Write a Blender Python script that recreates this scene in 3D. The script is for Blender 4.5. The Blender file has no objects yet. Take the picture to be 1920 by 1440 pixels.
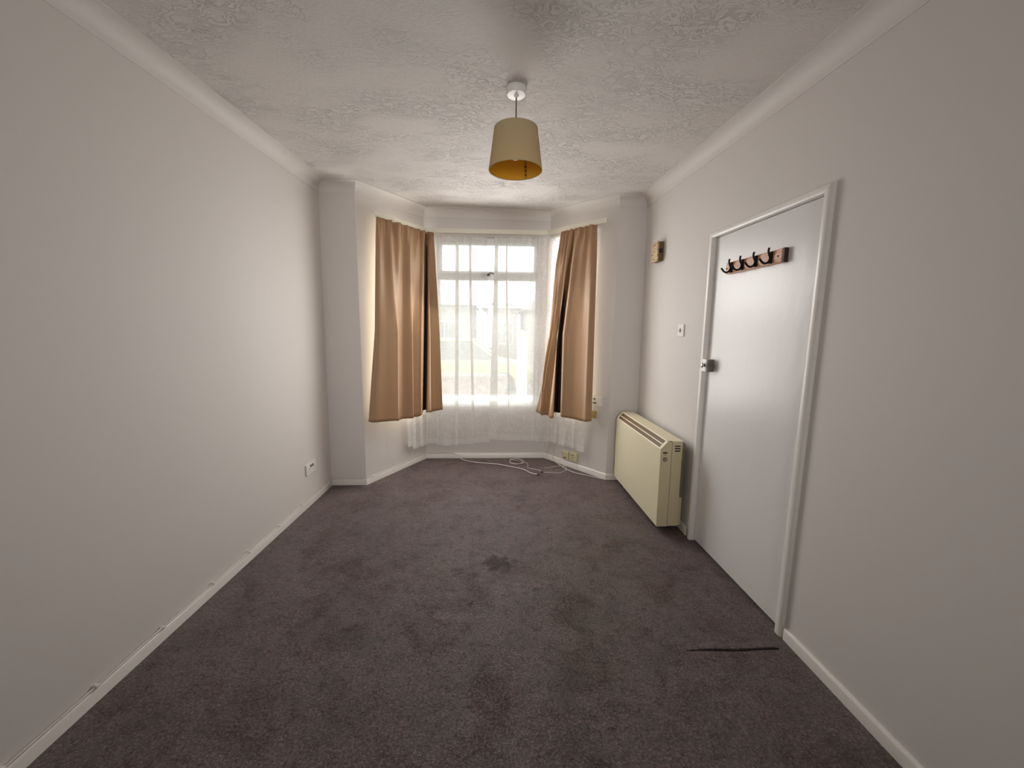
import bpy, bmesh, math, random
from mathutils import Vector, Matrix
random.seed(7)
scene = bpy.context.scene
C = bpy.context.collection

# ------------------------------------------------------------------ camera
YAW, PITCH, ROLL, CAM_H, F_PX = 0.0403, -0.1444, 0.0104, 1.4326, 733.6
cam_data = bpy.data.cameras.new('camera')
cam = bpy.data.objects.new('camera', cam_data)
C.objects.link(cam)
cam_data.sensor_width = 36.0
cam_data.lens = F_PX * 36.0 / 1920.0
cam_data.clip_start = 0.02
cam_data.clip_end = 500
_f = Vector((math.sin(YAW) * math.cos(PITCH), math.cos(YAW) * math.cos(PITCH), math.sin(PITCH)))
_r = Vector((math.cos(YAW), -math.sin(YAW), 0))
_u = _r.cross(_f)
_r2 = math.cos(ROLL) * _r + math.sin(ROLL) * _u
_u2 = -math.sin(ROLL) * _r + math.cos(ROLL) * _u
m = Matrix.Identity(4)
for i in range(3):
    m[i][0], m[i][1], m[i][2] = _r2[i], _u2[i], -_f[i]
m[0][3], m[1][3], m[2][3] = 0, 0, CAM_H
cam.matrix_world = m
scene.camera = cam

# ------------------------------------------------------------------ light and exposure
SKY = 5.0
FRONT_W, DOWN_W, NET_W, SIDE_W, REAR_FILL_W = 23.5, 8.0, 0.7, 16.0, 9.5        # watts: daylight lamps at the bay windows, then an added rear fill
scene.view_settings.view_transform = 'Standard'
scene.view_settings.look = 'None'
scene.view_settings.exposure = 0.0
scene.view_settings.gamma = 1.0
world = bpy.data.worlds.new('overcast_sky')
scene.world = world
world.use_nodes = True
wn = world.node_tree.nodes
wn['Background'].inputs[0].default_value = (1.0, 0.995, 0.99, 1)
wn['Background'].inputs[1].default_value = SKY
scene.cycles.use_denoising = True
scene.cycles.max_bounces = 14
scene.cycles.diffuse_bounces = 8
scene.cycles.transparent_max_bounces = 24
scene.cycles.transmission_bounces = 8
scene.cycles.sample_clamp_indirect = 6
scene.cycles.caustics_reflective = False
scene.cycles.caustics_refractive = False

# ------------------------------------------------------------------ materials
def lin(c):
    c = c / 255.0
    return c / 12.92 if c <= 0.04045 else ((c + 0.055) / 1.055) ** 2.4
def col(r, g, b):
    return (lin(r), lin(g), lin(b), 1)

def mat(name, rgb, rough=0.6, metal=0.0, bump=None, bscale=40, bdist=0.002, spec=0.5, var=None, vscale=3, stretch=None, trans=None):
    """plain procedural material; bump = strength of fine noise relief, var = second colour mixed by noise"""
    mt = bpy.data.materials.new(name)
    mt.use_nodes = True
    nt = mt.node_tree
    bs = nt.nodes['Principled BSDF']
    bs.inputs['Base Color'].default_value = col(*rgb)
    bs.inputs['Roughness'].default_value = rough
    bs.inputs['Metallic'].default_value = metal
    bs.inputs['Specular IOR Level'].default_value = spec
    tc = nt.nodes.new('ShaderNodeTexCoord')
    mp = nt.nodes.new('ShaderNodeMapping')
    nt.links.new(tc.outputs['Object'], mp.inputs['Vector'])
    if stretch:
        mp.inputs['Scale'].default_value = stretch
    if bump:
        nz = nt.nodes.new('ShaderNodeTexNoise')
        nz.inputs['Scale'].default_value = bscale
        nz.inputs['Detail'].default_value = 5
        nt.links.new(mp.outputs[0], nz.inputs['Vector'])
        bp = nt.nodes.new('ShaderNodeBump')
        bp.inputs['Strength'].default_value = bump
        bp.inputs['Distance'].default_value = bdist
        nt.links.new(nz.outputs['Fac'], bp.inputs['Height'])
        nt.links.new(bp.outputs[0], bs.inputs['Normal'])
    if var:
        n2 = nt.nodes.new('ShaderNodeTexNoise')
        n2.inputs['Scale'].default_value = vscale
        n2.inputs['Detail'].default_value = 4
        nt.links.new(mp.outputs[0], n2.inputs['Vector'])
        rp = nt.nodes.new('ShaderNodeValToRGB')
        rp.color_ramp.elements[0].position = 0.35
        rp.color_ramp.elements[1].position = 0.65
        rp.color_ramp.elements[0].color = col(*rgb)
        rp.color_ramp.elements[1].color = col(*var)
        nt.links.new(n2.outputs['Fac'], rp.inputs[0])
        nt.links.new(rp.outputs[0], bs.inputs['Base Color'])
    return mt

M = {}
WALL = (217, 212, 208)
M['wall'] = mat('painted_plaster', WALL, 0.62, bump=0.25, bscale=18, bdist=0.003, spec=0.3)
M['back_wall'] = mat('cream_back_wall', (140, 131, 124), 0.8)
M['cove'] = mat('painted_coving', (220, 215, 211), 0.55, bump=0.15, bscale=25, spec=0.3)
M['gloss'] = mat('white_gloss_paint', (233, 229, 224), 0.28, bump=0.12, bscale=12, bdist=0.002)
M['door'] = mat('door_gloss_paint', (226, 224, 223), 0.29, bump=0.35, bscale=9, bdist=0.003, stretch=(1.0, 2.2, 0.8))
M['upvc'] = mat('white_upvc', (238, 240, 240), 0.3)
M['plastic'] = mat('white_plastic', (232, 228, 224), 0.35)
M['cream_plastic'] = mat('cream_plastic', (205, 196, 160), 0.45)
M['tan_plastic'] = mat('aged_tan_plastic', (176, 150, 92), 0.5)
M['dark'] = mat('dark_slot', (24, 20, 18), 0.7)
M['grey_mark'] = mat('grey_moulding', (120, 112, 108), 0.5)
M['heater'] = mat('heater_cream_enamel', (224, 216, 186), 0.42, bump=0.05, bscale=60)
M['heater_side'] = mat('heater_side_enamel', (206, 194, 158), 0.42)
M['grille'] = mat('heater_grille_brown', (128, 102, 72), 0.5)
M['heater_gap'] = mat('heater_gap_shade', (120, 108, 84), 0.6)
M['heater_gap2'] = mat('heater_bracket_cream', (196, 186, 150), 0.5)
M['knob_grey'] = mat('grey_knob', (136, 128, 112), 0.4)
M['hinge'] = mat('bronzed_hinge', (34, 26, 22), 0.45, metal=0.6)
M['hook'] = mat('black_iron_hook', (20, 17, 17), 0.42, metal=0.5)
M['latch_metal'] = mat('latch_grey_metal', (112, 104, 98), 0.45, metal=0.3)
M['latch_white'] = mat('latch_white', (232, 228, 224), 0.3)
M['chrome'] = mat('chrome', (205, 205, 208), 0.15, metal=1.0)
M['curtain'] = mat('tan_curtain_fabric', (166, 132, 99), 0.45, bump=0.15, bscale=500, bdist=0.0006, spec=0.35)
M['lining'] = mat('pale_curtain_lining', (214, 204, 186), 0.7)
M['fold_dark'] = mat('dark_fold_strip', (34, 22, 20), 0.6, spec=0.2)  # near-black, for the strips added to darken the curtain folds
M['cord'] = mat('pendant_flex', (120, 106, 92), 0.5)
M['cable'] = mat('white_cable', (214, 206, 200), 0.4)
M['cable_plug'] = mat('black_plug', (18, 16, 16), 0.4)
M['rail'] = mat('curtain_track_white', (232, 228, 214), 0.35)
M['bulb'] = mat('opal_bulb', (240, 238, 230), 0.2)

def speckle():
    mt = mat('speckled_tan_grain', (196, 170, 128), 0.6)
    nt = mt.node_tree; bs = nt.nodes['Principled BSDF']
    tc = nt.nodes['Texture Coordinate']
    v = nt.nodes.new('ShaderNodeTexNoise'); v.inputs['Scale'].default_value = 75; v.inputs['Detail'].default_value = 2; v.inputs['Distortion'].default_value = 1.5
    r = nt.nodes.new('ShaderNodeValToRGB')
    r.color_ramp.elements[0].position = .40; r.color_ramp.elements[0].color = col(120, 86, 46)
    r.color_ramp.elements[1].position = .50; r.color_ramp.elements[1].color = col(214, 190, 148)
    e = r.color_ramp.elements.new(.66); e.color = col(232, 214, 180)
    nt.links.new(tc.outputs['Object'], v.inputs['Vector']); nt.links.new(v.outputs['Fac'], r.inputs[0]); nt.links.new(r.outputs[0], bs.inputs['Base Color'])
    b = nt.nodes.new('ShaderNodeBump'); b.inputs['Distance'].default_value = .003; nt.links.new(v.outputs['Fac'], b.inputs['Height']); nt.links.new(b.outputs[0], bs.inputs['Normal'])
    return mt
M['speckle'] = speckle()
M['box_side'] = mat('brown_box_side', (98, 76, 44), 0.6, var=(120, 92, 52), vscale=30)

def wood():
    mt = mat('varnished_pine', (206, 146, 104), 0.4)
    nt = mt.node_tree; bs = nt.nodes['Principled BSDF']; tc = nt.nodes['Texture Coordinate']; mp = nt.nodes['Mapping']
    mp.inputs['Scale'].default_value = (60, 3, 60)
    n = nt.nodes.new('ShaderNodeTexNoise'); n.inputs['Scale'].default_value = 1.6; n.inputs['Detail'].default_value = 5
    r = nt.nodes.new('ShaderNodeValToRGB')
    r.color_ramp.elements[0].position = .3; r.color_ramp.elements[0].color = col(184, 118, 76)
    r.color_ramp.elements[1].position = .7; r.color_ramp.elements[1].color = col(224, 168, 126)
    nt.links.new(mp.outputs[0], n.inputs['Vector']); nt.links.new(n.outputs['Fac'], r.inputs[0]); nt.links.new(r.outputs[0], bs.inputs['Base Color'])
    return mt
M['wood'] = wood()
M['wood_end'] = mat('dark_plank_end', (58, 28, 18), 0.5)  # end piece coloured darker than the plank face

def artex():
    mt = mat('artex_ceiling', (220, 215, 211), 0.7, spec=0.25)
    nt = mt.node_tree; bs = nt.nodes['Principled BSDF']; tc = nt.nodes['Texture Coordinate']
    def noise(scale, det, dist, vec):
        n = nt.nodes.new('ShaderNodeTexNoise'); n.inputs['Scale'].default_value = scale; n.inputs['Detail'].default_value = det; n.inputs['Distortion'].default_value = dist
        nt.links.new(vec, n.inputs['Vector']); return n
    mp = nt.nodes['Mapping']; mp.inputs['Scale'].default_value = (1, 1.6, 1)
    a = noise(13, 5, 2.2, mp.outputs[0])
    b = noise(38, 4, 1.0, mp.outputs[0])
    mask = noise(2.6, 3, 0.3, mp.outputs[0])
    ra = nt.nodes.new('ShaderNodeValToRGB')   # ridge-like strokes where the noise crosses its middle
    ra.color_ramp.elements[0].position = .46; ra.color_ramp.elements[0].color = (0, 0, 0, 1)
    ra.color_ramp.elements[1].position = .54; ra.color_ramp.elements[1].color = (0, 0, 0, 1)
    e = ra.color_ramp.elements.new(.50); e.color = (1, 1, 1, 1)
    nt.links.new(a.outputs['Fac'], ra.inputs[0])
    rm = nt.nodes.new('ShaderNodeValToRGB'); rm.color_ramp.elements[0].position = .38; rm.color_ramp.elements[1].position = .62
    nt.links.new(mask.outputs['Fac'], rm.inputs[0])
    mu = nt.nodes.new('ShaderNodeMath'); mu.operation = 'MULTIPLY'
    nt.links.new(ra.outputs[0], mu.inputs[0]); nt.links.new(rm.outputs[0], mu.inputs[1])
    ad = nt.nodes.new('ShaderNodeMath'); ad.operation = 'MULTIPLY_ADD'; ad.inputs[1].default_value = 0.7
    nt.links.new(b.outputs['Fac'], ad.inputs[0]); nt.links.new(mu.outputs[0], ad.inputs[2])
    bp = nt.nodes.new('ShaderNodeBump'); bp.inputs['Strength'].default_value = 0.8; bp.inputs['Distance'].default_value = 0.006
    nt.links.new(ad.outputs[0], bp.inputs['Height']); nt.links.new(bp.outputs[0], bs.inputs['Normal'])
    return mt
M['artex'] = artex()

def carpet():
    mt = mat('mauve_brown_carpet', (118, 104, 102), 0.48, spec=1.0)
    nt = mt.node_tree; L = nt.links.new; bs = nt.nodes['Principled BSDF']; tc = nt.nodes['Texture Coordinate']; obj = tc.outputs['Object']
    bs.inputs['Sheen Weight'].default_value = 0.5
    bs.inputs['Sheen Roughness'].default_value = 0.35
    bs.inputs['Sheen Tint'].default_value = col(190, 176, 172)
    def noise(scale, det, dist=0.0, rough=.5):
        n = nt.nodes.new('ShaderNodeTexNoise'); n.inputs['Scale'].default_value = scale; n.inputs['Detail'].default_value = det
        n.inputs['Distortion'].default_value = dist; n.inputs['Roughness'].default_value = rough
        L(obj, n.inputs['Vector']); return n.outputs['Fac']
    def ramp(fac, stops):
        r = nt.nodes.new('ShaderNodeValToRGB')
        while len(r.color_ramp.elements) < len(stops): r.color_ramp.elements.new(.5)
        for e, (p, c) in zip(r.color_ramp.elements, stops): e.position = p; e.color = c
        L(fac, r.inputs[0]); return r.outputs[0]
    def mix(fac, a, b, mode='MIX'):
        x = nt.nodes.new('ShaderNodeMix'); x.data_type = 'RGBA'; x.blend_type = mode
        if isinstance(fac, float): x.inputs[0].default_value = fac
        else: L(fac, x.inputs[0])
        for s, v in ((6, a), (7, b)):
            if isinstance(v, tuple): x.inputs[s].default_value = v
            else: L(v, x.inputs[s])
        return x.outputs[2]
    g = lambda v: (v, v, v, 1)
    base = ramp(noise(105, 4, .4, .75), [(.32, col(22, 13, 13)), (.48, col(72, 54, 53)), (.70, col(148, 122, 120))])
    patch = ramp(noise(5.5, 6, .8, .62), [(.34, g(.66)), (.5, g(.98)), (.66, g(1.14))])
    c = mix(1.0, base, patch, 'MULTIPLY')
    c = mix(1.0, c, ramp(noise(28, 4, 1.2, .6), [(.32, g(.62)), (.45, g(.98)), (1, g(1.06))]), 'MULTIPLY')
    # olive soiling in broad patches and blotchy stains
    def blob(x, y, r, seed, soft=.5):
        mp = nt.nodes.new('ShaderNodeMapping'); mp.inputs['Location'].default_value = (-x, -y, 0)
        L(obj, mp.inputs['Vector'])
        nz = nt.nodes.new('ShaderNodeTexNoise'); nz.inputs['Scale'].default_value = 2.2 / r; nz.inputs['Detail'].default_value = 4; L(obj, nz.inputs['Vector'])
        ln = nt.nodes.new('ShaderNodeVectorMath'); ln.operation = 'LENGTH'; L(mp.outputs[0], ln.inputs[0])
        dv = nt.nodes.new('ShaderNodeMath'); dv.operation = 'MULTIPLY_ADD'; dv.inputs[1].default_value = 1 / r; L(ln.outputs['Value'], dv.inputs[0])
        ad = nt.nodes.new('ShaderNodeMath'); ad.operation = 'MULTIPLY_ADD'; ad.inputs[1].default_value = 1.6; ad.inputs[2].default_value = -.8
        L(nz.outputs['Fac'], ad.inputs[0]); L(ad.outputs[0], dv.inputs[2])
        return ramp(dv.outputs[0], [(max(0, 1 - soft), g(1)), (1.0, g(0))])
    def scaled(fac, k):
        q = nt.nodes.new('ShaderNodeMath'); q.operation = 'MULTIPLY'; q.inputs[1].default_value = k; L(fac, q.inputs[0]); return q.outputs[0]
    olive = (0.95, 0.98, 0.72, 1)
    for (x, y, r, k) in ((.62, 2.1, .62, .8), (.42, 1.55, .32, .7), (-.35, 2.2, .13, .7), (-1.1, 3.0, .12, .6), (.9, 2.7, .3, .5)):
        c = mix(scaled(blob(x, y, r, 0, .6), k), c, mix(1.0, c, olive, 'MULTIPLY'))
    for (x, y, r, k, t) in ((.012, 2.215, .11, 1.0, (.55, .50, .38, 1)), (.26, 1.95, .06, .5, (.66, .64, .5, 1)), (.46, 1.86, .05, .4, (.66, .64, .5, 1)),
                            (-.98, 2.62, .10, .5, (.6, .58, .56, 1)), (-.72, 2.74, .06, .45, (.6, .58, .56, 1)), (-.9, 1.7, .10, .5, (.62, .6, .58, 1)),
                            (.42, 1.68, .018, .8, (.3, .28, .26, 1)), (-.13, 1.86, .012, .8, (.3, .28, .26, 1)), (.1, 1.85, .012, .8, (.3, .28, .26, 1))):
        c = mix(scaled(blob(x, y, r, 0, .6), k), c, mix(1.0, c, t, 'MULTIPLY'))
    L(c, bs.inputs['Base Color'])
    # pile lying in different directions: gloss varies in the same patches
    pg = ramp(noise(4.2, 6, 1.0, .65), [(.36, g(.35)), (.50, g(.85)), (.64, g(1.0))])
    pg2 = ramp(noise(24, 4, 1.0, .6), [(.34, g(.35)), (.52, g(1.0))])
    pm = mix(1.0, pg, pg2, 'MULTIPLY')
    stain = blob(.012, 2.215, .11, 0, .6)     # matted stain has neither gloss nor sheen
    pm = mix(stain, pm, g(.3)); L(pm, bs.inputs['Specular IOR Level'])
    sw_ = nt.nodes.new('ShaderNodeMath'); sw_.operation = 'MULTIPLY_ADD'; sw_.inputs[1].default_value = -.45; sw_.inputs[2].default_value = .5
    L(stain, sw_.inputs[0]); L(sw_.outputs[0], bs.inputs['Sheen Weight'])
    h = nt.nodes.new('ShaderNodeMath'); h.operation = 'MULTIPLY_ADD'; h.inputs[1].default_value = 1.3
    L(noise(30, 5, .6, .65), h.inputs[0]); L(noise(210, 3, 0, .7), h.inputs[2])
    bp = nt.nodes.new('ShaderNodeBump'); bp.inputs['Strength'].default_value = .9; bp.inputs['Distance'].default_value = .010
    L(h.outputs[0], bp.inputs['Height']); L(bp.outputs[0], bs.inputs['Normal'])
    return mt
M['carpet'] = carpet()

def net(name='sheer_net', open_=0.20, weave=True):
    mt = bpy.data.materials.new(name); mt.use_nodes = True
    nt = mt.node_tree; L = nt.links.new
    nt.nodes.remove(nt.nodes['Principled BSDF'])
    out = nt.nodes['Material Output']
    dif = nt.nodes.new('ShaderNodeBsdfDiffuse'); dif.inputs[0].default_value = col(250, 249, 247)
    trl = nt.nodes.new('ShaderNodeBsdfTranslucent'); trl.inputs[0].default_value = col(250, 249, 247)
    mx = nt.nodes.new('ShaderNodeMixShader'); mx.inputs[0].default_value = .5
    L(dif.outputs[0], mx.inputs[1]); L(trl.outputs[0], mx.inputs[2])
    tr = nt.nodes.new('ShaderNodeBsdfTransparent')
    m2 = nt.nodes.new('ShaderNodeMixShader')
    L(mx.outputs[0], m2.inputs[1]); L(tr.outputs[0], m2.inputs[2]); L(m2.outputs[0], out.inputs[0])
    if weave:   # slubby linen threads: two stretched noises, one per thread direction
        uv = nt.nodes.new('ShaderNodeUVMap')
        fs = []
        for sc in ((140, 14, 1), (16, 150, 1)):
            mp = nt.nodes.new('ShaderNodeMapping'); mp.inputs['Scale'].default_value = sc; L(uv.outputs[0], mp.inputs['Vector'])
            n = nt.nodes.new('ShaderNodeTexNoise'); n.inputs['Scale'].default_value = 1; n.inputs['Detail'].default_value = 3; L(mp.outputs[0], n.inputs['Vector'])
            r = nt.nodes.new('ShaderNodeMapRange'); r.inputs[1].default_value = .5; r.inputs[2].default_value = .68; r.inputs[3].default_value = 0; r.inputs[4].default_value = 1
            L(n.outputs['Fac'], r.inputs[0]); fs.append(r.outputs[0])
        mxm = nt.nodes.new('ShaderNodeMath'); mxm.operation = 'MAXIMUM'; L(fs[0], mxm.inputs[0]); L(fs[1], mxm.inputs[1])
        r2 = nt.nodes.new('ShaderNodeMapRange'); r2.inputs[3].default_value = open_ + .05; r2.inputs[4].default_value = max(0, open_ - .10)
        L(mxm.outputs[0], r2.inputs[0]); L(r2.outputs[0], m2.inputs[0])
    else:
        m2.inputs[0].default_value = open_
    return mt
M['net'] = net()
M['net_hem'] = net('sheer_net_hem', 0.15, False)

def glass():
    mt = bpy.data.materials.new('window_glass'); mt.use_nodes = True
    nt = mt.node_tree; nt.nodes.remove(nt.nodes['Principled BSDF'])
    tr = nt.nodes.new('ShaderNodeBsdfTransparent'); tr.inputs[0].default_value = (.96, .98, .97, 1)
    gl = nt.nodes.new('ShaderNodeBsdfGlossy'); gl.inputs['Roughness'].default_value = .02
    fr = nt.nodes.new('ShaderNodeFresnel'); fr.inputs[0].default_value = 1.45
    mx = nt.nodes.new('ShaderNodeMixShader')
    nt.links.new(fr.outputs[0], mx.inputs[0]); nt.links.new(tr.outputs[0], mx.inputs[1]); nt.links.new(gl.outputs[0], mx.inputs[2])
    nt.links.new(mx.outputs[0], nt.nodes['Material Output'].inputs[0])
    return mt
M['glass'] = glass()

def shade_mat(name, rgb, tl):
    mt = bpy.data.materials.new(name); mt.use_nodes = True
    nt = mt.node_tree; nt.nodes.remove(nt.nodes['Principled BSDF'])
    d = nt.nodes.new('ShaderNodeBsdfDiffuse'); d.inputs[0].default_value = col(*rgb)
    t = nt.nodes.new('ShaderNodeBsdfTranslucent'); t.inputs[0].default_value = col(*rgb)
    mx = nt.nodes.new('ShaderNodeMixShader'); mx.inputs[0].default_value = tl
    nt.links.new(d.outputs[0], mx.inputs[1]); nt.links.new(t.outputs[0], mx.inputs[2]); nt.links.new(mx.outputs[0], nt.nodes['Material Output'].inputs[0])
    return mt
M['shade_out'] = shade_mat('lampshade_cream_fabric', (206, 190, 152), .30)
M['shade_in'] = shade_mat('lampshade_gold_lining', (226, 174, 60), .35)

# ------------------------------------------------------------------ room plan (metres); the walls lean and the ceiling slopes a little
H = 2.5838
A_HX, A_HY = -0.0118, 0.0126
YL = 3.4456
YBACK = -3.0
def cz(x, y): return H + A_HX * x + A_HY * (y - YL)
FLOOR_PTS = [(-1.4896 + .0198 * (YBACK - YL), YBACK), (-1.4896, 3.4456), (-1.1784, 3.4456), (-.7659, 4.1755),
             (.5327, 4.1755), (1.0473, 3.5369), (1.3275, 3.5369), (1.3275 - .0159 * (YBACK - 3.5369), YBACK)]
LEAN = [(.0144, 0), (.0144, .0356), (-.0007, .0356), (.0281, -.0088), (.0159, -.0088), (.0269, .0356), (-.0106, .0356), (-.0106, 0)]
NW = 8
def P(i, z):
    i %= NW
    return Vector((FLOOR_PTS[i][0] + LEAN[i][0] * z / H, FLOOR_PTS[i][1] + LEAN[i][1] * z / H))
def nrm(i, z):                       # normal of wall i (from corner i to i+1), into the room
    d = (P(i + 1, z) - P(i, z)).normalized()
    return Vector((d.y, -d.x))
def corner(i, o, z):                 # corner i offset o into the room, mitred
    n0, n1 = nrm((i - 1) % NW, z), nrm(i % NW, z)
    return P(i, z) + (n0 + n1) * (o / (1 + n0.dot(n1)))
def wall_pt(i, t, o, z):
    q = corner(i, o, z).lerp(corner(i + 1, o, z), t)
    return Vector((q.x, q.y, z))
def seg(i, s, o, z):                 # s metres along wall i from corner i, offset o
    a, b = P(i, z), P(i + 1, z)
    d = (b - a).normalized()
    q = a + d * s + nrm(i, z) * o
    return Vector((q.x, q.y, z))
LEN = [(P(i + 1, 0) - P(i, 0)).length for i in range(NW)]
def right(y, o, z):                  # on the right wall at depth y
    return Vector((1.3275 - .0159 * (y - 3.5369) - .0106 * z / H - o, y, z))
def left(y, o, z):
    return Vector((-1.4896 + .0198 * (y - YL) + .0144 * z / H + o, y, z))
def bay_raw(S, o, z):                # S along the bay walls, 0 at its left corner
    L2, L3 = LEN[2], LEN[3]
    if S < 0:
        c = corner(3, o, z); e = nrm(2, z); d = Vector((-e.y, e.x))
        k = (c - P(3, z)).dot(d)
        return c + d * min(0, S - k)
    if S <= L3:
        c, c2 = corner(3, o, z), corner(4, o, z); e = nrm(3, z); d = Vector((-e.y, e.x))
        k = (c - P(3, z)).dot(d); k2 = (c2 - P(3, z)).dot(d)
        return c + d * (min(max(S, k), k2) - k)
    c = corner(4, o, z); e = nrm(4, z); d = Vector((-e.y, e.x))
    k = (c - P(4, z)).dot(d)
    return c + d * max(0, S - L3 - k)
def bay(S, o, z):
    q = Vector((0, 0))
    for ds in (-.06, -.03, 0, .03, .06): q += bay_raw(S + ds, o, z)
    q /= 5
    return Vector((q.x, q.y, z))

# ------------------------------------------------------------------ mesh helpers
class MB:
    """collects shapes (in world coordinates) into one mesh"""
    def __init__(self): self.v, self.f, self.uv, self.mi = [], [], None, []
    def add(self, verts, faces, mi=0):
        b = len(self.v)
        self.v += [Vector(x) for x in verts]
        self.f += [tuple(b + i for i in f) for f in faces]
        self.mi += [mi] * len(faces)
        return self
    def hexa(self, pts, mi=0):       # 8 corners: 4 of one face then the 4 opposite
        return self.add(pts, [(0, 1, 2, 3), (7, 6, 5, 4), (0, 4, 5, 1), (1, 5, 6, 2), (2, 6, 7, 3), (3, 7, 4, 0)], mi)
    def box(self, x0, x1, y0, y1, z0, z1, fn=None, mi=0):   # fn(a, o, z) maps to the world
        fn = fn or (lambda a, b, c: Vector((a, b, c)))
        return self.hexa([fn(x0, y0, z0), fn(x1, y0, z0), fn(x1, y1, z0), fn(x0, y1, z0),
                          fn(x0, y0, z1), fn(x1, y0, z1), fn(x1, y1, z1), fn(x0, y1, z1)], mi)
    def prism(self, prof, a0, a1, fn, mi=0, caps=True):     # prof = [(o, z)], swept from a0 to a1
        n = len(prof)
        vs = [fn(a0, o, z) for o, z in prof] + [fn(a1, o, z) for o, z in prof]
        fs = [(i, (i + 1) % n, n + (i + 1) % n, n + i) for i in range(n)]
        if caps: fs += [tuple(range(n))[::-1], tuple(range(n, 2 * n))]
        return self.add(vs, fs, mi)
    def tube(self, pts, r, seg_=8, caps=True, mi=0):
        pts = [Vector(p) for p in pts]
        rr = r if isinstance(r, (list, tuple)) else [r] * len(pts)
        rings = []; up = Vector((0, 0, 1)); prev = None
        for i, p in enumerate(pts):
            t = (pts[min(i + 1, len(pts) - 1)] - pts[max(i - 1, 0)]).normalized()
            if prev is None:
                a = up if abs(t.z) < .9 else Vector((1, 0, 0))
                x = t.cross(a).normalized()
            else:
                x = (prev - t * prev.dot(t))
                x = x.normalized() if x.length > 1e-6 else t.cross(up).normalized()
            prev = x; y = t.cross(x)
            rings.append([p + (x * math.cos(k * 2 * math.pi / seg_) + y * math.sin(k * 2 * math.pi / seg_)) * rr[i] for k in range(seg_)])
        vs = [v for r_ in rings for v in r_]; fs = []
        for i in range(len(pts) - 1):
            for k in range(seg_):
                k2 = (k + 1) % seg_
                fs.append((i * seg_ + k, i * seg_ + k2, (i + 1) * seg_ + k2, (i + 1) * seg_ + k))
        if caps:
            fs.append(tuple(range(seg_))[::-1]); fs.append(tuple((len(pts) - 1) * seg_ + k for k in range(seg_)))
        return self.add(vs, fs, mi)
    def lathe(self, prof, origin, axis=(0, 0, 1), n=32, caps=True, mi=0):   # prof = [(radius, height along axis)]
        ax = Vector(axis).normalized(); a = Vector((0, 0, 1)) if abs(ax.z) < .9 else Vector((1, 0, 0))
        x = ax.cross(a).normalized(); y = ax.cross(x); o = Vector(origin)
        vs = []; fs = []
        for r, h in prof:
            for k in range(n):
                t = k * 2 * math.pi / n
                vs.append(o + ax * h + (x * math.cos(t) + y * math.sin(t)) * r)
        for i in range(len(prof) - 1):
            for k in range(n):
                k2 = (k + 1) % n
                fs.append((i * n + k, i * n + k2, (i + 1) * n + k2, (i + 1) * n + k))
        if caps:
            fs.append(tuple(range(n))[::-1]); fs.append(tuple((len(prof) - 1) * n + k for k in range(n)))
        return self.add(vs, fs, mi)
    def build(self, name, mats, parent=None, smooth=False, bevel=0, recalc=True, origin=None):
        base = Vector(parent['_base']) if parent is not None and '_base' in parent else Vector((0, 0, 0))
        org = Vector(origin) if origin is not None else base
        me = bpy.data.meshes.new(name)
        me.from_pydata([tuple(v - org) for v in self.v], [], self.f)
        for mt in (mats if isinstance(mats, (list, tuple)) else [mats]): me.materials.append(mt)
        for p_, i in zip(me.polygons, self.mi):
            p_.material_index = i; p_.use_smooth = smooth
        if recalc:
            bm = bmesh.new(); bm.from_mesh(me); bmesh.ops.recalc_face_normals(bm, faces=bm.faces); bm.to_mesh(me); bm.free()
        me.update()
        o = bpy.data.objects.new(name, me); C.objects.link(o)
        if origin is not None: o.location = org - base
        if parent is not None: o.parent = parent
        o['_base'] = tuple(org)
        if bevel:
            b = o.modifiers.new('bevel', 'BEVEL'); b.width = bevel; b.segments = 2; b.limit_method = 'ANGLE'; b.angle_limit = math.radians(40)
        return o
def catmull(pts, n):
    """resample a list of tuples smoothly to n samples"""
    out = []; m_ = len(pts) - 1
    for k in range(n):
        x = k / (n - 1) * m_; i = min(int(x), m_ - 1); t = x - i
        p0, p1, p2, p3 = pts[max(i - 1, 0)], pts[i], pts[i + 1], pts[min(i + 2, m_)]
        out.append(tuple(.5 * ((2 * b) + (-a + c) * t + (2 * a - 5 * b + 4 * c - d) * t * t + (-a + 3 * b - 3 * c + d) * t ** 3) for a, b, c, d in zip(p0, p1, p2, p3)))
    return out
def spl(pts, n=60): return [Vector(p) for p in catmull([tuple(p) for p in pts], n)]
def autosmooth(o, deg=35):
    me = o.data
    for p_ in me.polygons: p_.use_smooth = True
    bm = bmesh.new(); bm.from_mesh(me)
    for e in bm.edges:
        if len(e.link_faces) == 2 and e.calc_face_angle(0) > math.radians(deg): e.smooth = False
    bm.to_mesh(me); bm.free()
    return o
def tag(o, label=None, cat=None, group=None, kind=None):
    if label: o['label'] = label
    if cat: o['category'] = cat
    if group: o['group'] = group
    if kind: o['kind'] = kind
    return o
def thing(name, loc, label, cat, group=None):
    o = bpy.data.objects.new(name, None); C.objects.link(o); o.location = loc; o.empty_display_size = .05
    o['_base'] = tuple(loc)
    return tag(o, label, cat, group)
def struct(o, label, cat): return tag(o, label, cat, kind='structure')

# ------------------------------------------------------------------ room shell
def ring(o, zf):
    return [(lambda q: Vector((q.x, q.y, 0)))(corner(i, o, 0)) for i in range(NW)]
fl = MB(); R0 = ring(-.2, 0)
fl.add([v + Vector((0, 0, 0)) for v in R0] + [v + Vector((0, 0, -.15)) for v in R0],
       [tuple(range(NW)), tuple(range(2 * NW - 1, NW - 1, -1))] + [(i, (i + 1) % NW, NW + (i + 1) % NW, NW + i) for i in range(NW)])
floor = struct(fl.build('floor', M['carpet']), 'mauve brown fitted carpet with olive stains and a dark spot', 'carpet')
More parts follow.
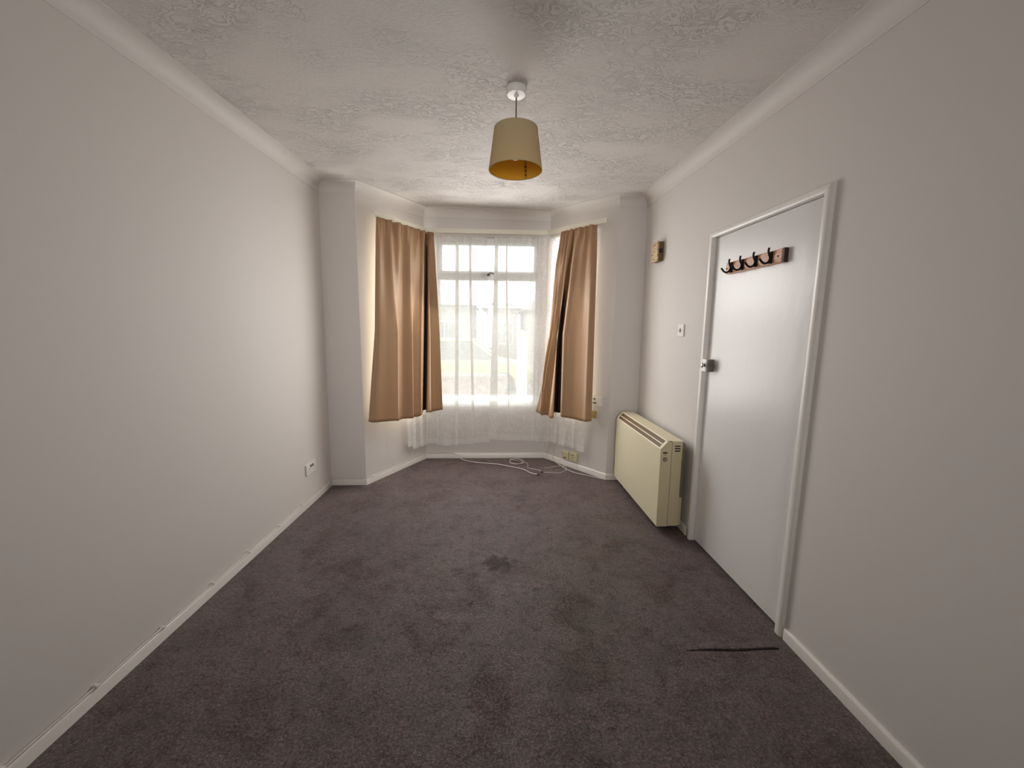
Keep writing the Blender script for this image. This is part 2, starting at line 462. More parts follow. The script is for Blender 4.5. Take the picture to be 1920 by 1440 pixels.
# carpet seam: the far edge of the cut is lifted, the near one lies lower
sm = MB()
N = 26
for k in range(N):
    pass
rowsA = []
for k in range(N + 1):
    t = k / N; x = .86 + t * .43; y = 1.538 + .006 * math.sin(t * 9) * .5 - .004 * t
    h = .007 * min(1, t * 3.2) * min(1, (1 - t) * 14 + .2) + .001 + .001 * math.sin(k * 1.7)
    rowsA.append([Vector((x, y, -.002)), Vector((x, y + .001, h)), Vector((x, y + .012, h * .9)), Vector((x, y + .05, -.001))])
sm.add([v for r_ in rowsA for v in r_], [(k * 4 + j, (k + 1) * 4 + j, (k + 1) * 4 + j + 1, k * 4 + j + 1) for k in range(N) for j in range(3)])
rowsB = []
for k in range(N + 1):
    t = k / N; x = .86 + t * .43; y = 1.530 + .006 * math.sin(t * 9) * .5 - .004 * t
    h = .0035 * min(1, t * 3.2) * min(1, (1 - t) * 14)
    rowsB.append([Vector((x, y, h - .001)), Vector((x, y - .012, h)), Vector((x, y - .04, -.001))])
b0 = len(sm.v)
sm.add([v for r_ in rowsB for v in r_], [(k * 3 + j, (k + 1) * 3 + j, (k + 1) * 3 + j + 1, k * 3 + j + 1) for k in range(N) for j in range(2)])
sm.build('carpet_seam', M['carpet'], floor)
sg = MB()
for k in range(N):
    t, t2 = k / N, (k + 1) / N
    f_ = lambda t: (.88 + t * .40, 1.5345 + .003 * math.sin(t * 9) - .004 * t)
    (x, y), (x2, y2) = f_(t), f_(t2); w = .0028 * min(1, t * 3 + .1)
    sg.add([(x, y - w, .0012), (x2, y2 - w, .0012), (x2, y2 + w, .0012), (x, y + w, .0012), (x, y - w, -.001), (x2, y2 - w, -.001), (x2, y2 + w, -.001), (x, y + w, -.001)],
           [(0, 1, 2, 3), (7, 6, 5, 4), (0, 4, 5, 1), (1, 5, 6, 2), (2, 6, 7, 3), (3, 7, 4, 0)])
tag(sg.build('seam_gap', M['dark'], floor), 'dark open gap in the carpet')

ce = MB(); vt = []
for i in range(NW):
    q = corner(i, -.2, H); vt.append(Vector((q.x, q.y, cz(q.x, q.y))))
ce.add(vt + [v + Vector((0, 0, .15)) for v in vt],
       [tuple(range(NW)), tuple(range(2 * NW - 1, NW - 1, -1))] + [(i, (i + 1) % NW, NW + (i + 1) % NW, NW + i) for i in range(NW)])
struct(ce.build('ceiling', M['artex']), 'white textured plaster ceiling with brushed swirls', 'ceiling')

def wall_panel(mb, i, t0, t1, z0, z1, top=False, th=.2):
    def f(t, o, z):
        if z is None:
            q = corner(i, o, H).lerp(corner(i + 1, o, H), t); return Vector((q.x, q.y, cz(q.x, q.y) + .005))
        return wall_pt(i, t, o, z)
    mb.hexa([f(t0, -th, z0), f(t1, -th, z0), f(t1, 0, z0), f(t0, 0, z0), f(t0, -th, z1), f(t1, -th, z1), f(t1, 0, z1), f(t0, 0, z1)])
names = ['wall_left', 'wall_pier_left', 'wall_bay_left', 'wall_bay_front', 'wall_bay_right', 'wall_pier_right', 'wall_right', 'wall_back']
wlab = ['long white painted wall on the left of the room', 'narrow white pier between left wall and bay', 'angled white bay wall behind the left curtain',
        'white bay wall under and over the front window', 'angled white bay wall behind the right curtain', 'narrow white pier behind the heater',
        'white wall on the right with the door', 'white wall behind the viewer']
# window openings as s ranges along the wall (bottom, top)
WZ0, WZ1 = .585, 2.335
OPEN = {2: (.28, .80, WZ0, WZ1), 3: (.10, 1.205, WZ0, WZ1), 4: (.06, .52, WZ0, WZ1)}
DY0, DY1, DZ = 1.632, 2.456, 1.992      # door opening in the right wall
for i in range(NW):
    w = MB()
    if i in OPEN:
        s0, s1, z0, z1 = OPEN[i]; t0, t1 = s0 / LEN[i], s1 / LEN[i]
        wall_panel(w, i, 0, t0, 0, None); wall_panel(w, i, t1, 1, 0, None)
        wall_panel(w, i, t0, t1, 0, z0); wall_panel(w, i, t0, t1, z1, None)
    elif i == 6:
        ty = lambda y: (3.5369 - y) / (3.5369 - YBACK)
        wall_panel(w, i, 0, ty(DY1), 0, None); wall_panel(w, i, ty(DY0), 1, 0, None)
        wall_panel(w, i, ty(DY1), ty(DY0), DZ, None)
    else:
        wall_panel(w, i, 0, 1, 0, None)
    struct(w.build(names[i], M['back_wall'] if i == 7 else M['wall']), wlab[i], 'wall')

# coving swept round the room, one length per wall
def cove_prof():
    cw, ch = .0843, .0842
    pts = [(-.01, .01), (cw, .01), (cw, -.005), (cw - .006, -.006)]
    for k in range(1, 10):
        a = math.radians(90 * k / 10)
        pts.append((cw - .006 - (cw - .012) * math.sin(a) * 1.0, -.006 - (ch - .012) * (1 - math.cos(a))))
    # quarter arc bulging towards the corner
    pts += [(.006, -ch + .006), (.005, -ch), (-.01, -ch)]
    return pts
CP = cove_prof()
tn = 1
for i in range(NW):
    mb = MB()
    def cf(t, o, dz, i=i):
        q = corner(i, o, H).lerp(corner(i + 1, o, H), t); b = corner(i, max(o, 0), H).lerp(corner(i + 1, max(o, 0), H), t)
        return Vector((q.x, q.y, cz(q.x, q.y) + dz))
    mb.prism(CP, 0, 1, cf)
    struct(autosmooth(mb.build('trim_%d' % tn, M['cove']), 30), 'white concave coving along the top of the ' + names[i].replace('_', ' '), 'coving'); tn += 1

# skirting boards
SK = [(-.005, -.01), (.0148, -.01), (.0148, .044), (.012, .051), (.006, .0553), (-.005, .0553)]
SKN = ['left', 'pier_left', 'bay_left', 'bay_front', 'bay_right', 'pier_right', 'right', 'back']
for i in range(NW):
    mb = MB()
    if i == 6:
        ty = lambda y: (3.5369 - y) / (3.5369 - YBACK)
        mb.prism(SK, 0, ty(2.516), lambda t, o, z: wall_pt(6, t, o, z))
        mb.prism(SK, ty(1.596), 1, lambda t, o, z: wall_pt(6, t, o, z))
    else:
        mb.prism(SK, 0, 1, lambda t, o, z, i=i: wall_pt(i, t, o, z))
    struct(autosmooth(mb.build('baseboard_' + SKN[i], M['gloss']), 50), 'low white gloss skirting board along the ' + names[i].replace('_', ' '), 'skirting board')

# ------------------------------------------------------------------ windows in the bay (frames set into the openings)
def window(num, i, label):
    s0, s1, z0, z1 = OPEN[i]
    fn = lambda s, o, z: seg(i, s, o, z)
    base = seg(i, (s0 + s1) / 2, -.06, z0)
    w = bpy.data.objects.new('window_%d' % num, None); C.objects.link(w); w.location = base; w['_base'] = tuple(base)
    struct(w, label, 'window')
    fr = MB(); fw = .052; oa, ob = -.095, -.03
    fr.box(s0, s0 + fw, oa, ob, z0, z1, fn); fr.box(s1 - fw, s1, oa, ob, z0, z1, fn)
    fr.box(s0 + fw, s1 - fw, oa, ob, z0, z0 + .085, fn); fr.box(s0 + fw, s1 - fw, oa, ob, z1 - .055, z1, fn)
    fr.box(s0 + fw, s1 - fw, oa, ob, 1.915, 1.985, fn)
    fr.build('window_frame', M['upvc'], w, bevel=.004)
    sa = MB()                         # opening fanlight sash
    a0, a1, b0_, b1 = s0 + fw - .008, s1 - fw + .008, 1.972, z1 - .045
    for (u0, u1, v0, v1) in ((a0, a0 + .035, b0_, b1), (a1 - .035, a1, b0_, b1), (a0 + .035, a1 - .035, b0_, b0_ + .03), (a0 + .035, a1 - .035, b1 - .03, b1)):
        sa.box(u0, u1, -.045, -.016, v0, v1, fn)
    sash = sa.build('fanlight_sash', M['upvc'], w, bevel=.003)
    sc_ = (s0 + s1) / 2
    hd = MB(); hd.box(sc_ - .07, sc_ + .02, -.016, -.004, 1.955, 1.975, fn); hd.tube([fn(sc_ - .02, -.004, 1.965), fn(sc_ + .03, .012, 1.985), fn(sc_ + .08, .012, 1.965)], .006, 8)
    tag(hd.build('fanlight_handle', M['grey_mark'], w, smooth=True), 'grey window handle')
    gm = MB(); gm.box(s0 + fw - .01, s1 - fw + .01, -.070, -.062, z0 + .075, 1.925, fn); gm.build('lower_pane', M['glass'], w)
    gm = MB(); gm.box(s0 + fw - .01, s1 - fw + .01, -.070, -.062, 1.975, z1 - .05, fn); gm.build('fanlight_pane', M['glass'], w)
    sl = MB(); sl.box(s0 + .001, s1 - .001, -.10, .006, z0 - .002, z0 + .006, fn)
    sl.build('window_sill', M['upvc'], w, bevel=.004)
window(1, 3, 'wide white framed front bay window with fanlight behind the nets')
window(2, 2, 'narrow white side window hidden behind the left curtain')
window(3, 4, 'narrow white side window hidden behind the right curtain')

# sky portals in the three openings (guide daylight sampling, give no light of their own)
for i in OPEN:
    s0, s1, z0, z1 = OPEN[i]
    ld = bpy.data.lights.new('sky_portal', 'AREA'); ld.shape = 'RECTANGLE'; ld.size = s1 - s0; ld.size_y = z1 - z0
    ld.cycles.is_portal = True
    lo = bpy.data.objects.new('sky_portal', ld); C.objects.link(lo)
    c = seg(i, (s0 + s1) / 2, -.15, (z0 + z1) / 2); n = nrm(i, 1.4); nv = Vector((n.x, n.y, 0))
    xa = Vector((0, 0, 1)).cross(nv); mm = Matrix.Identity(4)
    for r_ in range(3):
        mm[r_][0] = xa[r_]; mm[r_][1] = (0, 0, 1)[r_]; mm[r_][2] = -nv[r_]; mm[r_][3] = c[r_]
    lo.matrix_world = mm

# daylight lamps standing in the window openings: the front one just inside the nets, the side ones at the glass
def area_lamp(i, s0, s1, z0, z1, o, watts, tilt=0.0):
    ld = bpy.data.lights.new('daylight', 'AREA'); ld.shape = 'RECTANGLE'; ld.size = s1 - s0; ld.size_y = z1 - z0
    ld.energy = watts; ld.color = (1.0, 0.982, 0.955)
    lo = bpy.data.objects.new('daylight', ld); C.objects.link(lo)
    c = seg(i, (s0 + s1) / 2, o, (z0 + z1) / 2); n = nrm(i, 1.4); nv = Vector((n.x, n.y, 0)); xa = Vector((0, 0, 1)).cross(nv)
    mm = Matrix.Identity(4)
    for r_ in range(3):
        mm[r_][0] = xa[r_]; mm[r_][1] = (0, 0, 1)[r_]; mm[r_][2] = -nv[r_]; mm[r_][3] = c[r_]
    lo.matrix_world = mm @ Matrix.Rotation(math.radians(-tilt), 4, 'X')
area_lamp(3, .20, 1.16, .60, 2.24, .12, FRONT_W, 2)
area_lamp(3, .20, 1.16, 1.55, 2.15, .34, DOWN_W, 48)
for zz_ in (.67,):
    area_lamp(3, .16, 1.15, zz_, zz_ + .05, .0, NET_W, 60)
area_lamp(2, .30, .78, .60, 2.30, -.02, SIDE_W)
area_lamp(4, .08, .50, .60, 2.30, -.02, SIDE_W * .6)

# added fill lamp before the back wall, beamed forward; no window there
area_lamp(7, LEN[7] / 2 - .5, LEN[7] / 2 + .5, .8, 2.0, .12, REAR_FILL_W)
bpy.context.scene.objects['daylight.005'].data.spread = math.radians(55)  # narrow beam for the added rear fill

# ------------------------------------------------------------------ door, frame, hinges, latch
db = right(2.04, -.03, 0)
door = bpy.data.objects.new('door_1', None); C.objects.link(door); door.location = db; door['_base'] = tuple(db)
struct(door, 'flush white gloss painted door in the right wall', 'door')
d_ = MB(); d_.box(1.641, 2.449, -.052, -.010, .012, 1.984, right); d_.build('door_slab', M['door'], door, bevel=.002)
for zc in (1.776, 1.0, .248):
    h = MB(); h.box(1.636, 1.662, -.012, -.0085, zc - .05, zc + .05, right)
    ho = h.build('hinge', M['hinge'], door)
    k = MB()
    for a, b in ((-.056, -.034), (-.032, -.012), (-.010, .010), (.012, .032), (.034, .056)):
        k.tube([right(1.640, -.006, zc + a), right(1.640, -.006, zc + b)], .0075, 10)
    k.build('hinge_knuckle', M['hinge'], ho, smooth=False)
lt = MB(); lt.box(2.385, 2.449, -.010, .034, 1.168, 1.246, right)
lb = tag(lt.build('door_latch', M['latch_white'], door, bevel=.003), 'white rim latch')
l2 = MB()
prof = [(-.010, 0)]
zz = [1.168 + (1.246 - 1.168) * k / 10 for k in range(11)]
l2.box(2.372, 2.385, -.010, .031, 1.169, 1.245, right)
l2.build('latch_end', M['latch_metal'], lb, bevel=.004)
kn = MB(); o_ = right(2.405, .034, 1.208); ax = Vector((-1, 0, 0))
kn.lathe([(.009, 0), (.007, .005), (.013, .008), (.016, .013), (.015, .018), (.008, .021)], o_, ax, 20); kn.build('latch_knob', M['chrome'], lb, smooth=True)
sn = MB(); sn.box(2.366, 2.374, .0, .022, 1.2, 1.214, right); sn.box(2.352, 2.368, -.008, .008, 1.203, 1.211, right); sn.build('latch_snib', M['latch_metal'], lb, bevel=.002)
kp = MB(); kp.box(2.4575, 2.486, .018, .036, 1.172, 1.243, right)
# door frame: architrave and lining
fr = MB()
def arch_piece(mb, a0, a1, z0, z1, horiz):
    pass
AW, AT = .032, .021
def arch(y_in, y_out, z0, z1, mit):
    # rounded front face; mit = mitre extra at the top on the outer side
    prof = [(0, -.002), (0, AT - .004), (.15, AT - .001), (.5, AT), (.85, AT - .001), (1, AT - .006), (1, -.002)]
    n = len(prof); vs = []
    for zi, z in enumerate((z0, z1)):
        for u, o in prof:
            y = y_in + (y_out - y_in) * u
            vs.append(right(y, o, z + (mit * u if zi else 0)))
    fs = [(i, (i + 1) % n, n + (i + 1) % n, n + i) for i in range(n)] + [tuple(range(n))[::-1], tuple(range(n, 2 * n))]
    return vs, fs
fr.add(*arch(1.640, 1.640 - AW - .006, -.005, 1.987, AW)); fr.add(*arch(2.452, 2.452 + AW, -.005, 1.987, AW))
prof = [(0, -.002), (0, AT - .004), (.15, AT - .001), (.5, AT), (.85, AT - .001), (1, AT - .006), (1, -.002)]; n = len(prof)
vs = [right(1.640 - (AW + .006) * u, o, 1.987 + AW * u) for u, o in prof] + [right(2.452 + AW * u, o, 1.987 + AW * u) for u, o in prof]
fr.add(vs, [(i, (i + 1) % n, n + (i + 1) % n, n + i) for i in range(n)] + [tuple(range(n))[::-1], tuple(range(n, 2 * n))])
# lining and stops
fr.box(DY0 - .004, 1.6385, -.16, -.002, 0, DZ, right); fr.box(2.4515, DY1 + .004, -.16, -.002, 0, DZ, right); fr.box(1.6385, 2.4515, -.16, -.002, 1.9865, DZ + .004, right)
fr.box(1.6385, 1.652, -.10, -.054, 0, 1.9865, right); fr.box(2.438, 2.4515, -.10, -.054, 0, 1.9865, right); fr.box(1.652, 2.438, -.10, -.054, 1.973, 1.9865, right)
trim_door = struct(autosmooth(fr.build('trim_%d' % tn, M['gloss']), 40), 'white gloss architrave and lining around the door', 'door frame'); tn += 1
# closed hallway behind the door
hb = MB(); hb.box(1.40, 2.70, -.9, -.86, 0, 2.4, right); hb.box(1.36, 1.40, -.9, -.2, 0, 2.4, right); hb.box(2.70, 2.74, -.9, -.2, 0, 2.4, right)
hb.box(1.36, 2.74, -.9, -.2, 2.4, 2.44, right); hb.box(1.36, 2.74, -.9, -.2, -.15, -.005, right)
struct(hb.build('wall_hallway', M['wall']), 'hallway walls beyond the closed door', 'wall')

# ------------------------------------------------------------------ coat rack on the door
rb = right(2.065, -.010, 1.748)
rack = thing('coat_rack', rb, 'pine plank coat rack with four black hooks mounted high on the white door', 'coat rack')
DO = -.010
pl = MB(); pl.box(1.853, 2.296, DO, DO + .020, 1.748, 1.812, right); pl.build('plank', M['wood'], rack, bevel=.004)
pe = MB(); pe.box(1.839, 1.853, DO, DO + .021, 1.747, 1.813, right); tag(pe.build('plank_end', M['wood_end'], rack, bevel=.001), 'dark plank end')
for yc in (1.868, 2.278):
    s = MB(); s.lathe([(.005, 0), (.0045, .002), (.002, .003)], right(yc + .012, DO + .020, 1.78), (-1, 0, 0), 12); s.build('screw', M['hinge'], rack)
HK = [1.925, 2.035, 2.145, 2.243]
def hook_mb(yc):
    hk = MB()
    hk.box(yc - .010, yc + .010, DO + .0195, DO + .026, 1.752, 1.808, right)
    hk.tube(spl([right(yc, DO + o, z) for o, z in ((.022, 1.788), (.028, 1.768), (.038, 1.756), (.050, 1.7525), (.062, 1.757), (.073, 1.768), (.079, 1.776))], 18), .0052, 8)
    hk.tube(spl([right(yc, DO + o, z) for o, z in ((.022, 1.780), (.030, 1.790), (.036, 1.804), (.037, 1.818), (.034, 1.826))], 10), .0050, 8)
    return hk
for yc in HK: hook_mb(yc).build('hook', M['hook'], rack, smooth=True)

# ------------------------------------------------------------------ storage heater
HY0, HY1 = 2.548, 3.500
XF = .212; XB = .062           # front and back offsets from the wall
hz0, hz1, hzt = .050, .612, .668
hb_ = right((HY0 + HY1) / 2, .13, 0)
heater = thing('storage_heater', hb_, 'cream slimline storage heater standing against the right wall by the bay', 'heater')
hy = lambda y, o, z: right(y, o, z)
b = MB(); b.prism([(XB, hz0), (XF - .004, hz0), (XF - .004, hz1 - .020), (XF - .020, hz1 - .012), (XF - .066, hzt - .026), (XF - .072, hzt - .004), (XB, hzt - .004)], HY0 + .006, HY1 - .006, hy)
body = b.build('casing', M['heater'], heater)
fp = MB(); fp.box(HY0 + .004, HY1 - .004, XF - .006, XF, hz0, hz1, hy); fp.build('front_panel', M['heater'], heater, bevel=.002)
# sloping outlet: frame with two brown grilles
def slope(a, u, d):                # u 0..1 up the slope, d above it
    p0 = (XF - .001, hz1); p1 = (XF - .050, hzt + .002)
    return (p0[0] + (p1[0] - p0[0]) * u + d * .75, p0[1] + (p1[1] - p0[1]) * u + d * .66)
def sl_box(mb, a0, a1, u0, u1, d0, d1):
    q = [slope(0, u0, d0), slope(0, u1, d0), slope(0, u1, d1), slope(0, u0, d1)]
    mb.prism(q, a0, a1, hy)
g = MB()
sl_box(g, HY0 + .004, HY1 - .004, 0, .10, -.012, .002); sl_box(g, HY0 + .004, HY1 - .004, .44, .54, -.012, .002); sl_box(g, HY0 + .004, HY1 - .004, .90, 1.0, -.012, .002)
sl_box(g, HY0 + .004, HY0 + .03, 0, 1, -.012, .002); sl_box(g, HY1 - .03, HY1 - .004, 0, 1, -.012, .002)
g.build('outlet_frame', M['heater'], heater)
for u0, u1 in ((.10, .44), (.54, .90)):
    gr = MB(); sl_box(gr, HY0 + .03, HY1 - .03, u0, u1, -.014, -.006)
    for k in range(1, 5):
        uu = u0 + (u1 - u0) * k / 5; sl_box(gr, HY0 + .03, HY1 - .03, uu - .012, uu + .012, -.008, -.0035)
    n_ = 60
    for k in range(1, n_):
        yy = HY0 + .03 + (HY1 - HY0 - .06) * k / n_; sl_box(gr, yy - .0012, yy + .0012, u0, u1, -.008, -.004)
    gr.build('outlet_grille', M['grille'], heater)
tp = MB(); tp.box(HY0 - .002, HY1 + .002, XB - .004, XF - .052, hzt - .004, hzt + .004, hy); tp.build('top_panel', M['heater'], heater, bevel=.002)
seam_o = XF - .078
sp = MB(); sp.prism([(seam_o + .002, hz0), (XF, hz0), (XF, hz1 + .004), (XF - .050, hzt + .004), (seam_o + .002, hzt + .004)], HY0 - .002, HY0 + .006, hy)
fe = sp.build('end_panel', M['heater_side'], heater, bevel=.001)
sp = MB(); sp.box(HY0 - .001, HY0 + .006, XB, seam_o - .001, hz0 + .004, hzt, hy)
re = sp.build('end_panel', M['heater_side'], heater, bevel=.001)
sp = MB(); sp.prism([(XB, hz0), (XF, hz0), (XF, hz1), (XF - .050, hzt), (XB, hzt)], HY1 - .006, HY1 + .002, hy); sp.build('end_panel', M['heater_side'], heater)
vs_ = MB()
for k in range(3): vs_.box(HY0 - .0025, HY0 - .0005, XB + .014, XB + .052, hzt - .036 - k * .017, hzt - .028 - k * .017, hy)
tag(vs_.build('vent_slot', M['dark'], re), 'dark vent slots')
c_ = MB(); c_.box(HY0 - .0035, HY0 - .0015, XF - .046, XF - .016, hz1 - .028, hz1 - .018, hy); c_.box(HY0 - .0035, HY0 - .0015, XF - .034, XF - .028, hz1 - .040, hz1 - .035, hy)
c_.build('display', M['dark'], fe)
k_ = MB(); k_.lathe([(.0155, 0), (.0155, .006), (.0135, .010), (.012, .0105)], hy(HY0 - .002, XF - .032, hz1 - .068), (0, -1, 0), 24); k_.build('control_knob', M['knob_grey'], fe)
bk = MB(); bk.box(HY0 + .02, HY1 - .02, .032, XB + .002, .26, hzt - .02, hy); tag(bk.build('rear_shade', M['heater_gap'], heater), 'dull brown box for the shade behind')  # shadow in the gap behind the heater, built as a brown box
bk = MB(); bk.box(HY0 + .012, HY1 - .02, .036, XB + .002, .055, .26, hy); bk.build('wall_bracket', M['heater_gap2'], heater)
for y in (HY0 + .10, HY1 - .14):
    ft = MB(); ft.box(y, y + .05, XB, XF - .03, 0, .052, hy); tag(ft.build('foot', M['dark'], heater), 'dark foot')

# ------------------------------------------------------------------ small wall fittings
sw = thing('light_switch', right(2.80, 0, 1.378), 'small white single light switch on right wall left of the door', 'light switch')
s = MB(); s.box(2.756, 2.843, 0, .009, 1.378, 1.465, right); s.build('switch_plate', M['plastic'], sw, bevel=.003)
s = MB(); s.box(2.794, 2.806, .008, .014, 1.408, 1.435, right); s.build('rocker', M['grey_mark'], sw, bevel=.001)
for yy in (2.770, 2.829):
    s = MB(); s.lathe([(.0035, 0), (.003, .001)], right(yy, .009, 1.4215), (-1, 0, 0), 10); s.build('screw', M['grey_mark'], sw)

wb = thing('wall_box', right(3.24, 0, 1.97), 'speckled tan box with brown slotted side high on the right wall near the bay', 'wall box')
s = MB(); s.box(3.180, 3.290, .0, .046, 1.966, 2.118, right); s.build('body', M['box_side'], wb, bevel=.006)
s = MB(); s.box(3.176, 3.294, .042, .054, 1.964, 2.121, right); s.build('front_cover', M['speckle'], wb, bevel=.003)
s = MB(); s.box(3.1775, 3.182, .012, .040, 2.030, 2.064, right); tag(s.build('slot', M['dark'], wb), 'black slot')

ds = thing('double_socket', left(3.085, 0, .255), 'white double socket outlet low on the left wall', 'socket')
s = MB(); s.box(3.005, 3.160, 0, .012, .253, .340, left); s.build('socket_plate', M['plastic'], ds, bevel=.003)
for yc in (3.045, 3.122):
    s = MB(); s.box(yc - .003, yc + .003, .0118, .0128, .293, .302, left)
    for dy in (-.012, .012): s.box(yc + dy - .004, yc + dy + .004, .0118, .0128, .272, .276, left)
    tag(s.build('pin_hole', M['dark'], ds), 'three dark pin holes')
for yc in (3.068, 3.098):
    s = MB(); s.box(yc - .008, yc + .008, .011, .017, .308, .326, left); s.build('rocker', M['grey_mark'], ds, bevel=.001)

brw = lambda s, o, z: seg(4, s, o, z)
def phone_plate(s0, s1, z0, z1, name, label, slots):
    t = thing(name, brw((s0 + s1) / 2, 0, z0), label, 'socket', 'pair of cream sockets above the bay skirting')
    m_ = MB(); m_.box(s0, s1, 0, .022, z0, z1, brw); m_.build('socket_plate', M['cream_plastic'], t, bevel=.004)
    for (a, b_, c0, c1) in slots:
        m_ = MB(); m_.box(s0 + a, s0 + b_, .0215, .0228, z0 + c0, z0 + c1, brw)
        m_.build('socket_opening', M['dark'], t)
phone_plate(.272, .368, .072, .152, 'telephone_socket', 'cream socket nearer the window of the pair above the bay skirting', ((.03, .066, .012, .022), (.012, .018, .055, .060)))
phone_plate(.378, .478, .078, .168, 'telephone_socket', 'cream socket nearer the heater of the pair above the bay skirting', ((.025, .065, .060, .066), (.042, .052, .030, .040)))
fs = thing('fused_spur', brw(.68, 0, .70), 'white square electrical box on the bay wall beside the right curtain', 'electrical box')
m_ = MB(); m_.box(.612, .742, 0, .035, .700, .788, brw); m_.build('back_box', M['plastic'], fs, bevel=.004)
m_ = MB(); m_.box(.655, .675, .034, .038, .752, .772, brw); m_.box(.650, .690, .034, .037, .716, .734, brw); tag(m_.build('switch', M['grey_mark'], fs), 'small grey switch and fuse')
jb = thing('junction_box', brw(.655, 0, .56), 'small yellowed plug hanging just below the white electrical box', 'plug')
m_ = MB(); m_.box(.628, .678, .004, .036, .575, .645, brw); m_.build('plug_body', M['tan_plastic'], jb, bevel=.006)
m_ = MB(); m_.tube([brw(.655, .02, .645), brw(.66, .024, .68), brw(.658, .022, .70)], .0035, 8); m_.build('lead', M['cream_plastic'], jb, smooth=True)

# ------------------------------------------------------------------ pendant lamp
LX, LY = .089, 2.055
lz = cz(LX, LY)
lamp = thing('pendant_lamp', (LX, LY, lz), 'cream drum lampshade with gold lining hanging from the ceiling', 'lamp')
m_ = MB(); m_.lathe([(.047, .004), (.049, -.003), (.046, -.028), (.043, -.032), (.012, -.034), (.008, -.042)], (LX, LY, lz), n=40); m_.build('ceiling_rose', M['plastic'], lamp, smooth=False)
autosmooth(lamp.children[0], 40)
m_ = MB(); m_.tube([(LX, LY, lz - .040), (LX, LY, 2.35)], .0035, 10); m_.build('flex', M['cord'], lamp, smooth=True)
m_ = MB(); m_.lathe([(.006, 2.400), (.014, 2.395), (.018, 2.385), (.018, 2.338), (.021, 2.336), (.021, 2.326), (.017, 2.322)], (LX, LY, 0), n=24); m_.build('lamp_holder', M['plastic'], lamp)
m_ = MB(); m_.lathe([(.012, 2.326), (.014, 2.318), (.023, 2.300), (.026, 2.280), (.023, 2.260), (.014, 2.246), (.004, 2.242)], (LX, LY, 0), n=24); m_.build('bulb', M['bulb'], lamp, smooth=True)
RT, RB, ZT, ZB = .106, .131, 2.382, 2.196
m_ = MB(); m_.lathe([(RT, ZT), (RB, ZB)], (LX, LY, 0), n=72, caps=False); sh = m_.build('lamp_shade', M['shade_out'], lamp, smooth=True)
m_ = MB(); m_.lathe([(RT - .0015, ZT), (RB - .0015, ZB)], (LX, LY, 0), n=72, caps=False); li = m_.build('shade_lining', M['shade_in'], lamp, smooth=True)
m_ = MB()
for r_, z_ in ((RT - .0008, ZT), (RB - .0008, ZB)):
    m_ = MB(); m_.tube([(LX + r_ * math.cos(a * math.pi / 36), LY + r_ * math.sin(a * math.pi / 36), z_) for a in range(73)], .0022, 6, caps=False)
    m_.build('shade_rim', M['shade_out'], lamp, smooth=True)
m_ = MB()
for a in (0, 120, 240):
    a = math.radians(a + 20); m_.tube([(LX + .02 * math.cos(a), LY + .02 * math.sin(a), 2.331), (LX + (RT + .004) * math.cos(a), LY + (RT + .004) * math.sin(a), 2.331)], .0018, 6)
m_.build('shade_spider', M['plastic'], lamp)
m_ = MB()                          # safety label strip inside
aa = math.radians(62)
def shp(a, z, d=.003):
    r_ = RT + (RB - RT) * (ZT - z) / (ZT - ZB) - d; return Vector((LX + r_ * math.cos(a), LY + r_ * math.sin(a), z))
m_.hexa([shp(aa - .05, 2.20), shp(aa + .05, 2.20), shp(aa + .05, 2.20, .004), shp(aa - .05, 2.20, .004), shp(aa - .05, 2.30), shp(aa + .05, 2.30), shp(aa + .05, 2.30, .004), shp(aa - .05, 2.30, .004)])
lab_m = mat('label_ochre', (186, 136, 44), .6)
st = m_.build('shade_label', lab_m, lamp)
m_ = MB()
for z in (2.215, 2.235, 2.253):
    c0 = shp(aa, z, .005); m_.lathe([(.006, 0), (.005, .001)], c0, (-math.cos(aa), -math.sin(aa), 0), 12)
m_.build('label_mark', mat('label_mark', (96, 60, 20), .7), st)

# ------------------------------------------------------------------ curtain track
def sweep_bay(mb, S0, S1, prof, n=120):
    rows = []
    for k in range(n + 1):
        S = S0 + (S1 - S0) * k / n; rows.append([bay(S, o, z) for o, z in prof])
    q = len(prof); vs = [v for r_ in rows for v in r_]
    fs = [(k * q + j, (k + 1) * q + j, (k + 1) * q + (j + 1) % q, k * q + (j + 1) % q) for k in range(n) for j in range(q)]
    fs += [tuple(range(q)), tuple(n * q + j for j in range(q))[::-1]]
    mb.add(vs, fs)
track = thing('curtain_track', bay(.65, .07, 2.36), 'cream white curtain track running round the bay above the window', 'curtain track')
m_ = MB(); sweep_bay(m_, -.685, 2.02, [(.074, 2.354), (.080, 2.354), (.080, 2.396), (.074, 2.396)]); m_.build('rail', M['rail'], track)
m_ = MB(); sweep_bay(m_, -.68, 2.015, [(.048, 2.378), (.074, 2.378), (.074, 2.390), (.048, 2.390)]); m_.build('rail_channel', M['rail'], track)
for S in (-.60, -.15, .30, .65, 1.0, 1.45, 1.95):
    m_ = MB(); m_.box(S - .010, S + .010, -.001, .052, 2.378, 2.389, bay); m_.box(S - .010, S + .010, -.001, .006, 2.366, 2.394, bay); m_.build('bracket', M['rail'], track)
# net wire
wire = MB(); sweep_bay(wire, -.34, 1.93, [(.030, 2.326), (.033, 2.324), (.036, 2.326), (.033, 2.328)])
tag(wire.build('curtain_wire', M['cable']), 'white stretch wire carrying the nets across the bay', 'curtain wire')

